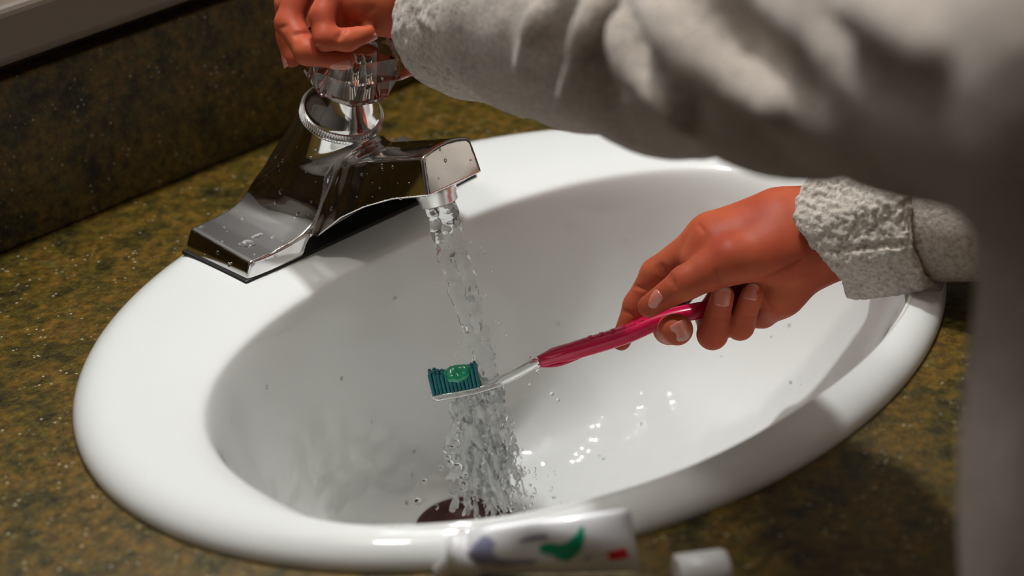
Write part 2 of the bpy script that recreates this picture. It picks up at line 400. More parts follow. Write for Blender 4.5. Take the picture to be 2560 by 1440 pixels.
# ================================================================== FAUCET
YF = 0.1513
AX0 = V([0, 0.134, 0.0794]); AXD = nrm([0, -0.39, 0.92])
def faucet_field():
    tw, vw = smooth_curve([0.0, 0.044, 0.075, 0.095, 0.108, 0.116, 0.1215, 0.1225, 0.2], [0.0190, 0.0198, 0.0222, 0.0275, 0.034, 0.041, 0.048, 0.0835, 0.0835], 0.0008, 0.0, 0.22)
    th, vh = smooth_curve([0, 0.0165, 0.0185, 0.0215, 0.025, 0.029, 0.033, 0.038, 0.045, 0.054, 0.065, 0.084, 0.1], [0.110, 0.108, 0.094, 0.072, 0.056, 0.0445, 0.037, 0.0322, 0.0288, 0.0268, 0.0258, 0.0258, 0.0258], 0.0012, 0.0, 0.12)
    tb, vb = smooth_curve([0.0, 0.044, 0.07, 0.09, 0.105, 0.114, 0.1195, 0.1225, 0.25], [0.0655, 0.0632, 0.0545, 0.0455, 0.0365, 0.0275, 0.018, 0.0137, 0.0137], 0.0012, 0.0, 0.25)
    dh = np.gradient(vh, th); dw = np.gradient(vw, tw); db = np.gradient(vb, tb)
    def f(P):
        x, y, z = np.broadcast_arrays(*P); ax = np.abs(x)
        k = 0.0022
        sl = np.interp(y, [0.045, 0.075, 0.10, 0.1215, 0.1235], [0.13, 0.25, 0.5, 0.7, 0.0])
        d1 = (ax-np.interp(y, tw, vw)+sl*(z-np.interp(y, tb, vb)))/np.sqrt(1+sl*sl)/np.sqrt(1+np.minimum(np.abs(np.interp(y, tw, dw)), 12)**2)
        d2 = (z-np.interp(ax, th, vh)-(y-YF)*0.055)/np.sqrt(1+np.interp(ax, th, dh)**2)
        d3 = (z-(0.0868-0.32*(y-0.047)-12.0*np.minimum(ax, 0.024)**2))/1.06
        d4 = (np.interp(y, tb, vb)-z)/np.sqrt(1+np.interp(y, tb, db)**2)
        d5 = (0.0445+(z-0.065)*0.24-y)/1.03
        d6 = (ax-(0.0845-(z-0.0137)*0.42))/1.09
        d7 = (y-(0.1800-(z-0.0137)*0.12))
        d = smax(smax(d2, d3, 0.003), d6, k); d = smax(d, d1, k); d = smax(d, d5, k); d = smax(d, d7, k)
        # bell that carries the knob
        q = [x-AX0[0], y-AX0[1], z-AX0[2]]; t = q[0]*AXD[0]+q[1]*AXD[1]+q[2]*AXD[2]
        rr = np.sqrt(np.maximum(q[0]**2+q[1]**2+q[2]**2-t*t, 0))
        bell = (rr-(0.0224-0.17*np.minimum(t, 0)+2.6*np.minimum(t, 0)**2))/1.06
        bell = smax(bell, t-0.0005, 0.0012)
        d = smin(d, bell, 0.010)
        d = smax(d, d7, 0.0015)
        d = smax(d, d4, 0.0012)
        # open arch under the body (the casting is a hollow shell)
        arch = 0.0137+0.0235*np.sqrt(np.maximum(1-(ax/0.047)**2, 0.0))-0.001
        cav = np.maximum(np.maximum(z-arch, ax-0.047), y-0.174)
        return smax(d, -cav, 0.0010)
    return f
def project(f, vs, it=4):
    e = 2e-5
    for _ in range(it):
        P = vs.T; d = f(P)
        g = np.stack([f([P[0]+e*(i == 0), P[1]+e*(i == 1), P[2]+e*(i == 2)])-f([P[0]-e*(i == 0), P[1]-e*(i == 1), P[2]-e*(i == 2)]) for i in range(3)], 1)/(2*e)
        vs = vs-np.clip(d, -6e-4, 6e-4)[:, None]*g/np.maximum((g*g).sum(1), 0.3)[:, None]
    return vs, g/np.maximum(np.linalg.norm(g, axis=1, keepdims=True), 1e-9)
fc = empty('faucet', (0, YF, 0.0137))
G = Grid((-0.092, 0.036, 0.008), (0.092, 0.188, 0.096), 0.0009)
ff = faucet_field(); G.F = ff(G.full()).astype(np.float32)
fv, fq = G.mesh(); fv, fn = project(ff, fv)
fo = mesh('faucet_body', fv, fq, 'chrome'); child(fo, fc)
fo.data.materials.append(M['brush_chrome'])      # satin wing tops, made paler and rougher to put lamp glow there
_c = fv[fq].mean(1); _n = fn[fq].mean(1); fo.data.polygons.foreach_set('material_index', ((np.abs(_c[:, 0]) > 0.036) & (_n[:, 2] > 0.75)).astype(np.int32))
fo.data.normals_split_custom_set_from_vertices([tuple(n) for n in fn])
child(box('gasket', (-0.0852, 0.1222, 0.0122), (0.0852, 0.1808, 0.0150), 'black', bev=0.001), fc)
# knurled ring, dome and stem under the knob
def knurled():
    n = 176; x, y, a = frame_of(AXD); vs, fs = [], []
    prof = [(-0.0022, 0.0190, 0), (-0.0024, 0.0226, 0), (-0.0017, 0.0231, 0), (-0.0012, 0.0231, 1), (0.0034, 0.0229, 1), (0.0036, 0.0224, 0), (0.0038, 0.0218, 0), (0.0030, 0.0190, 0)]
    for t, r, kn in prof:
        for j in range(n):
            rr = r-(0.0016 if kn and j % 2 else 0); g = 2*math.pi*j/n
            vs.append(tuple(AX0+a*t+(x*math.cos(g)+y*math.sin(g))*rr))
    for i in range(len(prof)):
        ii = (i+1) % len(prof)
        for j in range(n):
            k = (j+1) % n; fs.append((i*n+j, i*n+k, ii*n+k, ii*n+j))
    return mesh('knurled_ring', vs, fs, 'brush_chrome', smooth=False)
child(knurled(), fc)
child(lathe('dome', AX0, AXD, [(0, 0.0215), (0.003, 0.0218), (0.006, 0.0205), (0.010, 0.0182), (0.015, 0.0158), (0.021, 0.0142), (0.027, 0.0130), (0.034, 0.0100), (0.046, 0.0090), (0.047, 0.002)], 'chrome', n=64), fc)
kn = lathe('knob', AX0, AXD, [(0.0250, 0.0235), (0.0300, 0.0265), (0.0450, 0.0300), (0.0570, 0.0265), (0.0640, 0.0180)], 'acrylic', n=8, smooth=False, x_dir=(1, 0, 0), twist=[0.2]*5)
child(kn, fc)
# aerator under the spout tip
AER = V([0, 0.0605, 0.0555]); AED = nrm([0, -0.28, -0.96])
child(lathe('aerator', AER-AED*0.010, AED, [(0, 0.0112), (0.0125, 0.0112), (0.0135, 0.0105), (0.0170, 0.0105), (0.0178, 0.0098), (0.0160, 0.0085)], 'brush_chrome', n=40), fc)
tag(fc, 'chrome single-knob faucet with clear faceted handle on the sink deck', 'faucet')

# ================================================================== TOOTHBRUSH
tb = empty('toothbrush', tuple(at(1215, 950, 1.122)))
BP = [at(1078, 990, 1.124), at(1195, 968, 1.123), at(1260, 948, 1.120), at(1350, 902, 1.117), at(1450, 872, 1.113), at(1560, 838, 1.109), at(1650, 800, 1.106), at(1750, 776, 1.103), at(1900, 752, 1.108), at(2003, 752, 1.124)]
BU = nrm(UP*0.93 - FW*0.34 - RT*0.14)       # bristle direction
def spline(pts, n):
    pts = [V(p) for p in pts]; P = [2*pts[0]-pts[1]]+pts+[2*pts[-1]-pts[-2]]; out = []
    for i in range(1, len(P)-2):
        for j in range(n):
            t = j/n; a, b, c, d = P[i-1:i+3]
            out.append(0.5*((2*b)+(c-a)*t+(2*a-5*b+4*c-d)*t*t+(3*b-a-3*c+d)*t**3))
    out.append(pts[-1]); return out
def sweep(name, path, wid, hei, m, parent, up, n=16, sq=2.6):
    """rounded-box section swept along path; wid/hei per point"""
    vs, fs = [], []; L = len(path)
    for i, p in enumerate(path):
        d = nrm(path[min(i+1, L-1)]-path[max(i-1, 0)]); s = nrm(np.cross(d, up)); u = np.cross(s, d)
        for j in range(n):
            g = 2*math.pi*j/n; c, q = math.cos(g), math.sin(g)
            vs.append(tuple(p+s*wid[i]*math.copysign(abs(c)**(2/sq), c)+u*hei[i]*math.copysign(abs(q)**(2/sq), q)))
    for i in range(L-1):
        for j in range(n):
            k = (j+1) % n; fs.append((i*n+j, i*n+k, (i+1)*n+k, (i+1)*n+j))
    fs.append(tuple(range(n))[::-1]); fs.append(tuple((L-1)*n+j for j in range(n)))
    o = mesh(name, vs, fs, m)
    return child(o, parent) if parent else o
hp = spline(BP[:4], 8)
L = len(hp); hw = [0.0058 if i < 9 else 0.0058-(0.0032)*min(1, (i-8)/7) for i in range(L)]; hh = [0.0026 if i < 9 else 0.0026 for i in range(L)]
hw[0] = 0.0035; hh[0] = 0.0018
sweep('brush_head', hp, hw, hh, 'clear', tb, BU)
gp = spline(BP[3:], 8); L = len(gp)
gw = [0.0040+0.0018*math.sin(min(1, i/10)*1.57) - 0.0016*max(0, (i-26)/22) for i in range(L)]
gh = [0.0028+0.0018*math.sin(min(1, i/9)*1.57) - 0.0013*max(0, (i-20)/28) for i in range(L)]
gw[-1] *= 0.6; gh[-1] *= 0.6
hd = sweep('brush_handle', gp, gw, gh, 'pink', tb, BU)
# forked start of the pink grip, clasping the clear neck, and its raised edge
pr = [gp[0]+BU*0.0012+nrm(gp[0]-gp[3])*0.006, gp[1]+BU*0.0018, gp[4]+BU*0.0022, gp[8]+BU*0.0018]
sweep('grip_prong', spline(pr, 4), [0.0006+0.0042*min(1, i/6) for i in range(13)], [0.0005+0.0018*min(1, i/6) for i in range(13)], 'pink', tb, BU)
pr = [gp[0]-BU*0.0030+nrm(gp[0]-gp[3])*0.001, gp[2]-BU*0.0040, gp[5]-BU*0.0042, gp[9]-BU*0.0030]
sweep('grip_prong', spline(pr, 4), [0.0006+0.0030*min(1, i/6) for i in range(13)], [0.0004+0.0010*min(1, i/6) for i in range(13)], 'pink', tb, BU)
for i in range(7):
    q = 10+i*2; d = nrm(gp[q+1]-gp[q-1]); s = nrm(np.cross(d, BU)); c = gp[q]+BU*(gh[q]+0.0001)-s*0.0
    sweep('grip_ridge', [c-d*0.0012, c+d*0.0012], [0.0028, 0.0028], [0.0005, 0.0005], 'pink', tb, BU, n=8)
# bristle tufts
bd = nrm(BP[1]-BP[0]); bs = nrm(np.cross(bd, BU)); bu = np.cross(bs, bd)
tm = None; h0 = BP[0]+bd*0.0020
for i in range(13):
    for j in range(4):
        hgt = 0.0125-0.0030*math.sin(math.pi*(i-1)/11)*(1 if 1 <= i <= 12 else 0)+0.0004*random.uniform(-1, 1)
        base = h0+bd*(0.00205*i)+bs*(0.0026*(j-1.5))+bu*0.0015
        if tm is None:
            bm = bmesh.new(); rr_ = 0.00105
            ring0 = []
            for z, r in ((0, rr_*0.9), (0.4, rr_), (0.93, rr_*1.06), (1.0, rr_*0.9)):
                ring0.append([bm.verts.new((r*math.cos(a*math.pi/4), r*1.1*math.sin(a*math.pi/4), z)) for a in range(8)])
            for q in range(3):
                for a in range(8): bm.faces.new((ring0[q][a], ring0[q][(a+1) % 8], ring0[q+1][(a+1) % 8], ring0[q+1][a]))
            bm.faces.new(ring0[3]); tm = bpy.data.meshes.new('bristle_tuft'); bm.to_mesh(tm); bm.free(); tm.materials.append(M['bristle'])
        o = bpy.data.objects.new('bristle_tuft', tm); COL.objects.link(o)
        ln = bu+bd*random.uniform(-.05, .05)+bs*random.uniform(-.06, .06)
        Mx = Matrix(((bd[0], bs[0], ln[0]*hgt, base[0]), (bd[1], bs[1], ln[1]*hgt, base[1]), (bd[2], bs[2], ln[2]*hgt, base[2]), (0, 0, 0, 1)))
        o.parent = tb; o.matrix_parent_inverse = Matrix.Translation(-Vector(tb.location)); o.matrix_basis = Mx
tag(tb, 'pink-handled toothbrush with teal bristles held under the running water', 'toothbrush')
# paste on the bristles
G = Grid(h0-0.02, h0+V([0.05, 0.05, 0.04]), 0.0006)
c0 = h0+bd*0.0135+bu*0.0108; lo3 = np.minimum(c0-0.018, c0-0.018); G = Grid(lo3, c0+0.018, 0.0006)
for (a, b, c, r) in ((-0.0045, -0.0015, 0.0, 0.0026), (-0.001, 0.0, 0.0008, 0.0034), (0.0035, -0.001, 0.0012, 0.0030), (0.0065, -0.002, 0.0010, 0.0022), (0.001, -0.0045, -0.0022, 0.0022), (-0.003, -0.0048, -0.001, 0.0020), (0.005, -0.0045, -0.001, 0.0018)):
    q = c0+bd*a-bs*b*-1*(-1)+bu*c; G.cone(q, q+bd*0.0012+bu*0.0004, r, r*0.85, 0.0025)
pv, pf = G.mesh(); pv = relax(pv, pf, 2)
tag(mesh('toothpaste_dab', pv, pf, 'paste'), 'green dab of toothpaste smeared on the toothbrush bristles', 'toothpaste')

# ================================================================== TOOTHPASTE TUBE AND CAP
TBL = onz(1165, 1432, 0.004); TBR = onz(1600, 1428, 0.004); TTR = onz(1575, 1272, 0.030); TTL = onz(1168, 1318, 0.026)
def tube():
    t = empty('toothpaste_tube', tuple((TBL+TBR)/2))
    nrmv = nrm(np.cross(TBR-TBL, TTL-TBL)); nrmv = nrmv if nrmv @ FW < 0 else -nrmv
    n, L = 32, 22; vs, fs = [], []
    def pt(s, g, push=0.0):
        """s 0..1 from shoulder to crimp, g angle round the body"""
        lo_ = TBL*(1-s)+TBR*s; hi_ = TTL*(1-s)+TTR*s; mid = (lo_+hi_)/2; w = (hi_-lo_)/2
        th = 0.0075*math.sqrt(max(0.0, 1-(s*0.995)**2.2))+0.0009
        th *= 1-0.32*math.exp(-((s-0.42)/0.13)**2)
        endf = min(1.0, 0.72+s*3.2)
        wav = 0.0008*math.sin(9*s+3*math.sin(g))
        return mid+w*math.sin(g)*endf*(1.0)+nrmv*((th+wav)*math.cos(g)+push)
    for i in range(L):
        for j in range(n): vs.append(tuple(pt(i/(L-1), 2*math.pi*j/n)))
    for i in range(L-1):
        for j in range(n):
            k = (j+1) % n; fs.append((i*n+j, i*n+k, (i+1)*n+k, (i+1)*n+j))
    fs.append(tuple(range(n))[::-1]); fs.append(tuple((L-1)*n+j for j in range(n)))
    body = mesh('tube_body', vs, fs, 'tube'); child(body, t)
    # shoulder and nozzle
    mid = (TBL+TTL)/2; ad = nrm(TBL-TBR); nd = nrm(ad*0.75-nrm(TTL-TBL)*0.62)
    child(lathe('tube_shoulder', mid-ad*0.003, nd, [(0, 0.011), (0.006, 0.0105), (0.010, 0.0065), (0.0105, 0.0050), (0.019, 0.0046), (0.0195, 0.003)], 'white', n=28), t)
    # flat printing, lying on the body surface
    def patch(name, pts2, m):
        pts2 = [(s_, v_*0.8+0.24) for s_, v_ in pts2]
        """pts2 outline in (s, v) with v -1..1 across the width"""
        q = np.array(pts2); lo2, hi2 = q.min(0), q.max(0); N = 30; vs_, fs_, idx = [], [], {}
        def inside(u, w):
            c = False
            for i in range(len(q)):
                (x1, y1), (x2, y2) = q[i], q[i-1]
                if (y1 > w) != (y2 > w) and u < (x2-x1)*(w-y1)/(y2-y1)+x1: c = not c
            return c
        def vid(i, j):
            if (i, j) not in idx:
                u, w = lo2+(hi2-lo2)*V([i/N, j/N]); idx[(i, j)] = len(vs_)
                vs_.append(tuple(pt(u, math.asin(max(-0.98, min(0.98, w))), 0.0003)))
            return idx[(i, j)]
        for i in range(N):
            for j in range(N):
                if inside(*(lo2+(hi2-lo2)*V([(i+.5)/N, (j+.5)/N]))): fs_.append((vid(i, j), vid(i+1, j), vid(i+1, j+1), vid(i, j+1)))
        o = mesh(name, vs_, fs_, m); return child(o, t)
    patch('green_print', [(0.44, -0.05), (0.50, 0.12), (0.56, 0.02), (0.60, 0.12), (0.66, 0.42), (0.71, 0.72), (0.715, 0.35), (0.69, -0.15), (0.66, -0.45), (0.61, -0.72), (0.56, -0.68), (0.51, -0.45), (0.44, -0.30)], 'p_green')
    patch('red_print', [(0.835, -0.42), (0.945, -0.36), (0.955, -0.78), (0.845, -0.84)], 'p_red')
    patch('blue_print', [(0.70, -0.60), (0.735, -0.57), (0.735, -0.70), (0.70, -0.72)], 'p_dot')
    patch('grey_print', [(0.02, 0.1), (0.05, 0.55), (0.12, 0.72), (0.18, 0.45), (0.16, 0.1), (0.20, -0.25), (0.30, -0.50), (0.42, -0.62), (0.40, -0.80), (0.20, -0.72), (0.07, -0.45)], 'p_blue')
    patch('grey_print', [(0.30, 0.28), (0.38, 0.42), (0.48, 0.48), (0.50, 0.30), (0.40, 0.22)], 'p_blue')
    tag(t, 'squeezed white toothpaste tube with green print and red square leaning on the sink rim', 'toothpaste tube')
tube()
def cap():
    c0 = onz(1757, 1432, 0.0095); t = empty('tube_cap', tuple(c0-V([0, 0, 0.0095])))
    ax = nrm(at(1800, 1405, 1)-at(1715, 1440, 1)); ax = nrm([ax[0], ax[1], 0.0])
    n = 40; x, y, a = frame_of(ax); vs, fs = [], []
    prof = [(-0.0105, 0.0060), (-0.0110, 0.0085), (-0.0105, 0.0095), (0.0085, 0.0088), (0.0105, 0.0080), (0.0110, 0.0055)]
    for t_, r in prof:
        for j in range(n):
            rr = r-(0.0004 if j % 2 and r > 0.0086 else 0); g = 2*math.pi*j/n; vs.append(tuple(c0+a*t_+(x*math.cos(g)+y*math.sin(g))*rr))
    for i in range(len(prof)-1):
        for j in range(n):
            k = (j+1) % n; fs.append((i*n+j, i*n+k, (i+1)*n+k, (i+1)*n+j))
    fs.append(tuple(range(n))[::-1]); fs.append(tuple((len(prof)-1)*n+j for j in range(n)))
    child(mesh('cap_shell', vs, fs, 'white'), t)
    child(lathe('cap_end', c0+ax*0.0108, ax, [(0, 0.006), (0.0006, 0.0055)], 'white', n=24), t)
    tag(t, 'white screw cap lying on the countertop beside the tube', 'cap')
cap()

# ================================================================== PERSON
pe = empty('person', (-0.02, -0.44, -0.8))
parts_v, parts_f = [], []
def add_body(vs, fs):
    off = sum(len(v) for v in parts_v); parts_v.append(vs); parts_f.append(fs+off)
# ---- right hand (toothbrush)
def pts(*q): return [at(*p) for p in q]
RW = at(2085, 572, 1.092)
NAILS = []
def right_hand():
    fing = []
    T = lambda *a: fing.append((pts(*a[0]), a[1]))
    T([(1768, 592, 1.103), (1640, 683, 1.112), (1592, 762, 1.118), (1553, 852, 1.121)], [0.0098, 0.0080, 0.0070, 0.0054])      # index
    T([(1800, 650, 1.118), (1690, 735, 1.136), (1672, 822, 1.112), (1693, 824, 1.086)], [0.0088, 0.0078, 0.0080, 0.0084])       # middle
    T([(1840, 690, 1.130), (1775, 790, 1.134), (1781, 836, 1.103), (1806, 740, 1.083)], [0.0086, 0.0078, 0.0078, 0.0062])       # ring
    T([(1890, 725, 1.138), (1842, 800, 1.130), (1850, 815, 1.100), (1881, 735, 1.084)], [0.0080, 0.0072, 0.0072, 0.0058])       # little
    T([(1960, 625, 1.085), (1830, 650, 1.078), (1715, 706, 1.080), (1622, 766, 1.089)], [0.0160, 0.0125, 0.0088, 0.0060])       # thumb
    allp = np.array([p for c in fing for p in c[0]]+[RW, at(2200, 560, 1.078)])
    g = Grid(allp.min(0)-0.028, allp.max(0)+0.028, 0.00085)
    fl = (FW, 0.86)
    a = at
    g.chain([a(2230, 555, 1.078), a(2085, 572, 1.092), a(1985, 590, 1.100)], [0.0250, 0.0236, 0.0230], 0.008)
    for q, r in (((1772, 608, 1.105), 0.0112), ((1808, 650, 1.118), 0.0112), ((1848, 690, 1.128), 0.0108), ((1890, 722, 1.135), 0.0100)):
        g.cone(a(2000, 590, 1.103), a(*q), 0.0195, r, 0.010)
    g.cone(a(1930, 575, 1.100), a(1790, 588, 1.104), 0.0195, 0.0130, 0.010)
    g.cone(a(1950, 585, 1.092), a(1800, 618, 1.092), 0.0190, 0.0125, 0.012)     # web between thumb and index
    g.cone(a(1800, 618, 1.092), a(1735, 655, 1.094), 0.0120, 0.0070, 0.010)
    g.cone(a(2025, 630, 1.096), a(1950, 728, 1.101), 0.0185, 0.0125, 0.010)     # heel of the palm
    g.cone(a(1950, 728, 1.101), a(1905, 778, 1.116), 0.0125, 0.0095, 0.008)
    g.cone(a(2040, 610, 1.090), a(1930, 630, 1.083), 0.0170, 0.0145, 0.010)     # ball of the thumb
    g.fingers(fing, 0.005)
    for px, py, d, w, l in ((1634, 752, -RT*0.82-UP*0.57, 0.0092, 0.0100), (1706, 826, RT*0.45-UP*0.85, 0.0096, 0.0092), (1807, 742, UP+RT*0.1, 0.0084, 0.0090), (1877, 728, UP+RT*0.2, 0.0072, 0.0080)):
        NAILS.append((*g.hit(px, py), d, w, l))
    g.creases([([(1675, 690), (1682, 704), (1687, 720)], 0.0007), ([(1668, 694), (1674, 708)], 0.0005), ([(1792, 678), (1797, 712)], 0.0010), ([(1902, 697), (1949, 675), (2003, 648)], 0.0011),
               ([(1652, 662), (1664, 676), (1677, 692)], 0.0008), ([(1584, 714), (1600, 719), (1616, 722)], 0.0007), ([(1556, 778), (1590, 786)], 0.0006), ([(1642, 668), (1660, 690)], 0.0005),
               ([(2040, 600), (2062, 640)], 0.0008), ([(1930, 775), (1910, 742)], 0.0008), ([(1783, 795), (1822, 800)], 0.0006), ([(1855, 790), (1888, 792)], 0.0006), ([(1745, 560), (1760, 578)], 0.0006)])
    v, f = g.mesh(); v = relax(v, f, 3); add_body(v, f)
    return fing
RF = right_hand()
# ---- left hand (knob)
def left_hand():
    fing = []
    T = lambda *a: fing.append((pts(*a[0]), a[1]))
    T([(770, -75, 1.092), (722, 58, 1.086), (768, 130, 1.074), (860, 148, 1.0745)], [0.0090, 0.0072, 0.0066, 0.0058])            # ring
    T([(850, -60, 1.074), (806, 40, 1.066), (812, 96, 1.062), (868, 100, 1.064), (915, 84, 1.068)], [0.0082, 0.0066, 0.0060, 0.0056, 0.0050])   # little
    T([(790, -95, 1.112), (722, 10, 1.118), (722, 90, 1.124), (730, 143, 1.124)], [0.0092, 0.0074, 0.0066, 0.0056])             # middle
    T([(850, -105, 1.130), (775, -10, 1.148), (790, 90, 1.150), (830, 140, 1.146)], [0.0092, 0.0074, 0.0064, 0.0054])            # index
    T([(1040, 20, 1.122), (1075, 100, 1.130), (1040, 150, 1.138), (1005, 168, 1.130)], [0.0130, 0.0095, 0.0078, 0.0062])        # thumb
    LWr = at(1075, -8, 1.088)
    allp = np.array([p for c in fing for p in c[0]]+[LWr, at(1240, 10, 1.03)])
    g = Grid(allp.min(0)-0.03, allp.max(0)+0.03, 0.0009); a = at
    g.chain([a(1290, 30, 1.02), a(1075, -12, 1.086), a(990, -22, 1.090)], [0.024, 0.0210, 0.0200], 0.008)
    for q, r in (((860, -58, 1.080), 0.0110), ((785, -72, 1.095), 0.0112), ((800, -90, 1.112), 0.0112), ((860, -100, 1.128), 0.0108)):
        g.cone(a(985, -25, 1.092), a(*q), 0.0190, r, 0.010)
    g.cone(a(1000, 5, 1.082), a(905, 2, 1.074), 0.0155, 0.0112, 0.008)      # outer edge of the palm
    g.cone(a(1010, 0, 1.10), a(1045, 25, 1.118), 0.0170, 0.0135, 0.010)
    g.cone(a(960, 30, 1.080), a(850, 28, 1.080), 0.0120, 0.0105, 0.006)
    g.fingers(fing, 0.004)
    NAILS.append((*g.hit(850, 168), RT*1.0+UP*0.05, 0.0078, 0.0100))
    g.creases([([(735, 86), (760, 82), (778, 80)], 0.0011), ([(738, 92), (757, 88)], 0.0007), ([(862, 48), (858, 75), (846, 98)], 0.0012), ([(858, 50), (890, 60), (920, 62)], 0.0011), ([(790, 122), (797, 116), (801, 124)], 0.0008),
               ([(878, 54), (905, 36), (935, 20)], 0.0008), ([(700, 70), (716, 66)], 0.0005)])
    v, f = g.mesh(); v = relax(v, f, 3); add_body(v, f)
    return fing
LF = left_hand()
# ---- the rest of the body, coarser, inside the robe
E_L = at(1690, 70, 0.885); S_L = V([-0.150, -0.425, 0.290]); E_R = V([0.205, -0.280, 0.085]); S_R = V([0.115, -0.44, 0.285])
g = Grid((-0.30, -0.68, -0.82), (0.42, -0.10, 0.62), 0.006)
cx, cy = -0.020, -0.44
g.chain([V([cx, cy, -0.10]), V([cx, cy, 0.05]), V([cx, cy, 0.24])], [0.085, 0.080, 0.095], 0.03, ((0, 1, 0), 1.25))
g.cone(S_L*0.8+V([cx, cy, 0.262])*0.2, S_R*0.8+V([cx, cy, 0.262])*0.2, 0.045, 0.045, 0.03)
g.cone(V([cx, cy, 0.25]), V([cx, cy+0.015, 0.35]), 0.04, 0.035, 0.02)
HD = V([cx-0.01, cy+0.055, 0.455])
g.cone(HD+V([0, -0.015, 0.03]), HD+V([0, 0.005, -0.04]), 0.082, 0.062, 0.02, ((1, 0, 0), 1.1))
g.cone(HD+V([0, 0.075, -0.012]), HD+V([0, 0.088, -0.026]), 0.010, 0.013, 0.012)      # nose
g.cone(HD+V([-0.018, 0.062, -0.060]), HD+V([0.018, 0.062, -0.060]), 0.009, 0.009, 0.012)  # lips
for s in (-1, 1):
    g.cone(HD+V([s*0.076, -0.01, 0.008]), HD+V([s*0.078, -0.012, -0.024]), 0.014, 0.010, 0.008, ((1, 0, 0), 1.8))
    g.cut(HD+V([s*0.020, 0.082, 0.008]), HD+V([s*0.038, 0.076, 0.008]), 0.010, 0.012)
g.chain([S_L, at(2330, 118, 0.705), at(2000, 92, 0.790), E_L, at(1480, 62, 0.955), at(1280, 36, 1.02)], [0.036, 0.030, 0.028, 0.026, 0.025, 0.0235], 0.01)
g.chain([S_R, E_R, E_R*0.35+at(2200, 560, 1.078)*0.65], [0.042, 0.034, 0.027], 0.01)
for s in (-1, 1):
    g.chain([V([cx+s*0.055, cy, -0.1]), V([cx+s*0.06, cy+0.005, -0.44]), V([cx+s*0.062, cy-0.005, -0.765])], [0.068, 0.046, 0.030], 0.02)
    g.cone(V([cx+s*0.062, cy-0.02, -0.780]), V([cx+s*0.075, cy+0.12, -0.787]), 0.022, 0.016, 0.012)
v, f = g.mesh(); v = relax(v, f, 2); add_body(v, f)
body = mesh('body', np.concatenate(parts_v), np.concatenate(parts_f), 'skin'); child(body, pe)
# ---- hair and eyes
g = Grid(HD-0.13, HD+0.13, 0.005)
g.cone(HD+V([0, -0.022, 0.036]), HD+V([0, -0.035, -0.01]), 0.090, 0.086, 0.01, ((1, 0, 0), 1.08)); g.cut(HD+V([0, 0.12, -0.06]), HD+V([0, 0.10, -0.01]), 0.088, 0.02)
v, f = g.mesh(); v = relax(v, f, 2); nv = vnormals(v, f); v = v+nv*(vnoise(v*V([3, 3, 1]), 60)*0.002)[:, None]
child(mesh('hair', v, f, 'hair'), pe)
M['eye'] = mat('eye', (0.03, 0.015, 0.01), 0.1)
for s in (-1, 1):
    o = lathe('eye', HD+V([s*0.029, 0.066, 0.007]), (0, 1, 0), [(0, 0.003), (0.003, 0.008), (0.006, 0.0075), (0.009, 0.002)], 'eye', n=16); child(o, pe)
# ---- fingernails
def nail(c, d, n, w, l, white=0.16):
    d = nrm(d); n = nrm(n-d*(np.asarray(n)@d)); s = np.cross(d, n); nu, nv_ = 9, 11; vs, fs, wt = [], [], []
    for i in range(nv_):
        t = i/(nv_-1); y = (t-0.5)*l
        hw_ = 0.5*w*(1-0.30*max(0, (abs(t-0.45)-0.30)/0.55)**1.5*2.2)
        for j in range(nu):
            u = 2*j/(nu-1)-1
            yy = y+0.10*l*(1-u*u)*(1 if t > 0.5 else -0.6)*abs(2*t-1)
            vs.append(c+d*yy+s*u*hw_-n*(0.26*w*u*u+0.18*l*max(0, t-0.35)**2)+n*0.0001)
    N = len(vs); vs += [q-n*0.0009 for q in vs]
    for i in range(nv_-1):
        for j in range(nu-1):
            a_ = i*nu+j; fs.append((a_, a_+1, a_+nu+1, a_+nu)); wt.append(1 if (i+0.5)/(nv_-1) > 1-white else 0)
    bd_ = [j for j in range(nu)]+[i*nu+nu-1 for i in range(1, nv_)]+[(nv_-1)*nu+j for j in range(nu-2, -1, -1)]+[i*nu for i in range(nv_-2, 0, -1)]
    for q in range(len(bd_)):
        a_, b_ = bd_[q], bd_[(q+1) % len(bd_)]; fs.append((a_, a_+N, b_+N, b_)); wt.append(0)
    o = mesh('fingernail', [tuple(q) for q in vs], fs, 'nail'); o.data.materials.append(M['nail_tip'])
    o.data.polygons.foreach_set('material_index', wt); child(o, pe)
def tipnail(ch, n, w, l, back=0.0, lift=1.0):
    P, R = ch; d = nrm(P[-1]-P[-2]); n = nrm(n-d*(n@d)); r = R[-1]*0.55+R[-2]*0.45*0.9
    nail(P[-1]-d*back+n*(r*lift), d, n, w, l)
for p_, n_, d_, w_, l_ in NAILS: nail(p_+n_*0.0004, d_-n_*(np.asarray(d_)@n_), n_, w_, l_)
tipnail(RF[0], FW*1.0-RT*0.4, 0.0085, 0.0092)
tipnail(LF[1], -UP*0.6-FW*0.2, 0.0066, 0.0078)
tipnail(LF[2], -RT*0.9+UP*0.1, 0.0082, 0.0092); tipnail(LF[3], FW*1.0, 0.0080, 0.0090)
tipnail(LF[4], FW*0.7+RT*0.5, 0.0090, 0.0098)

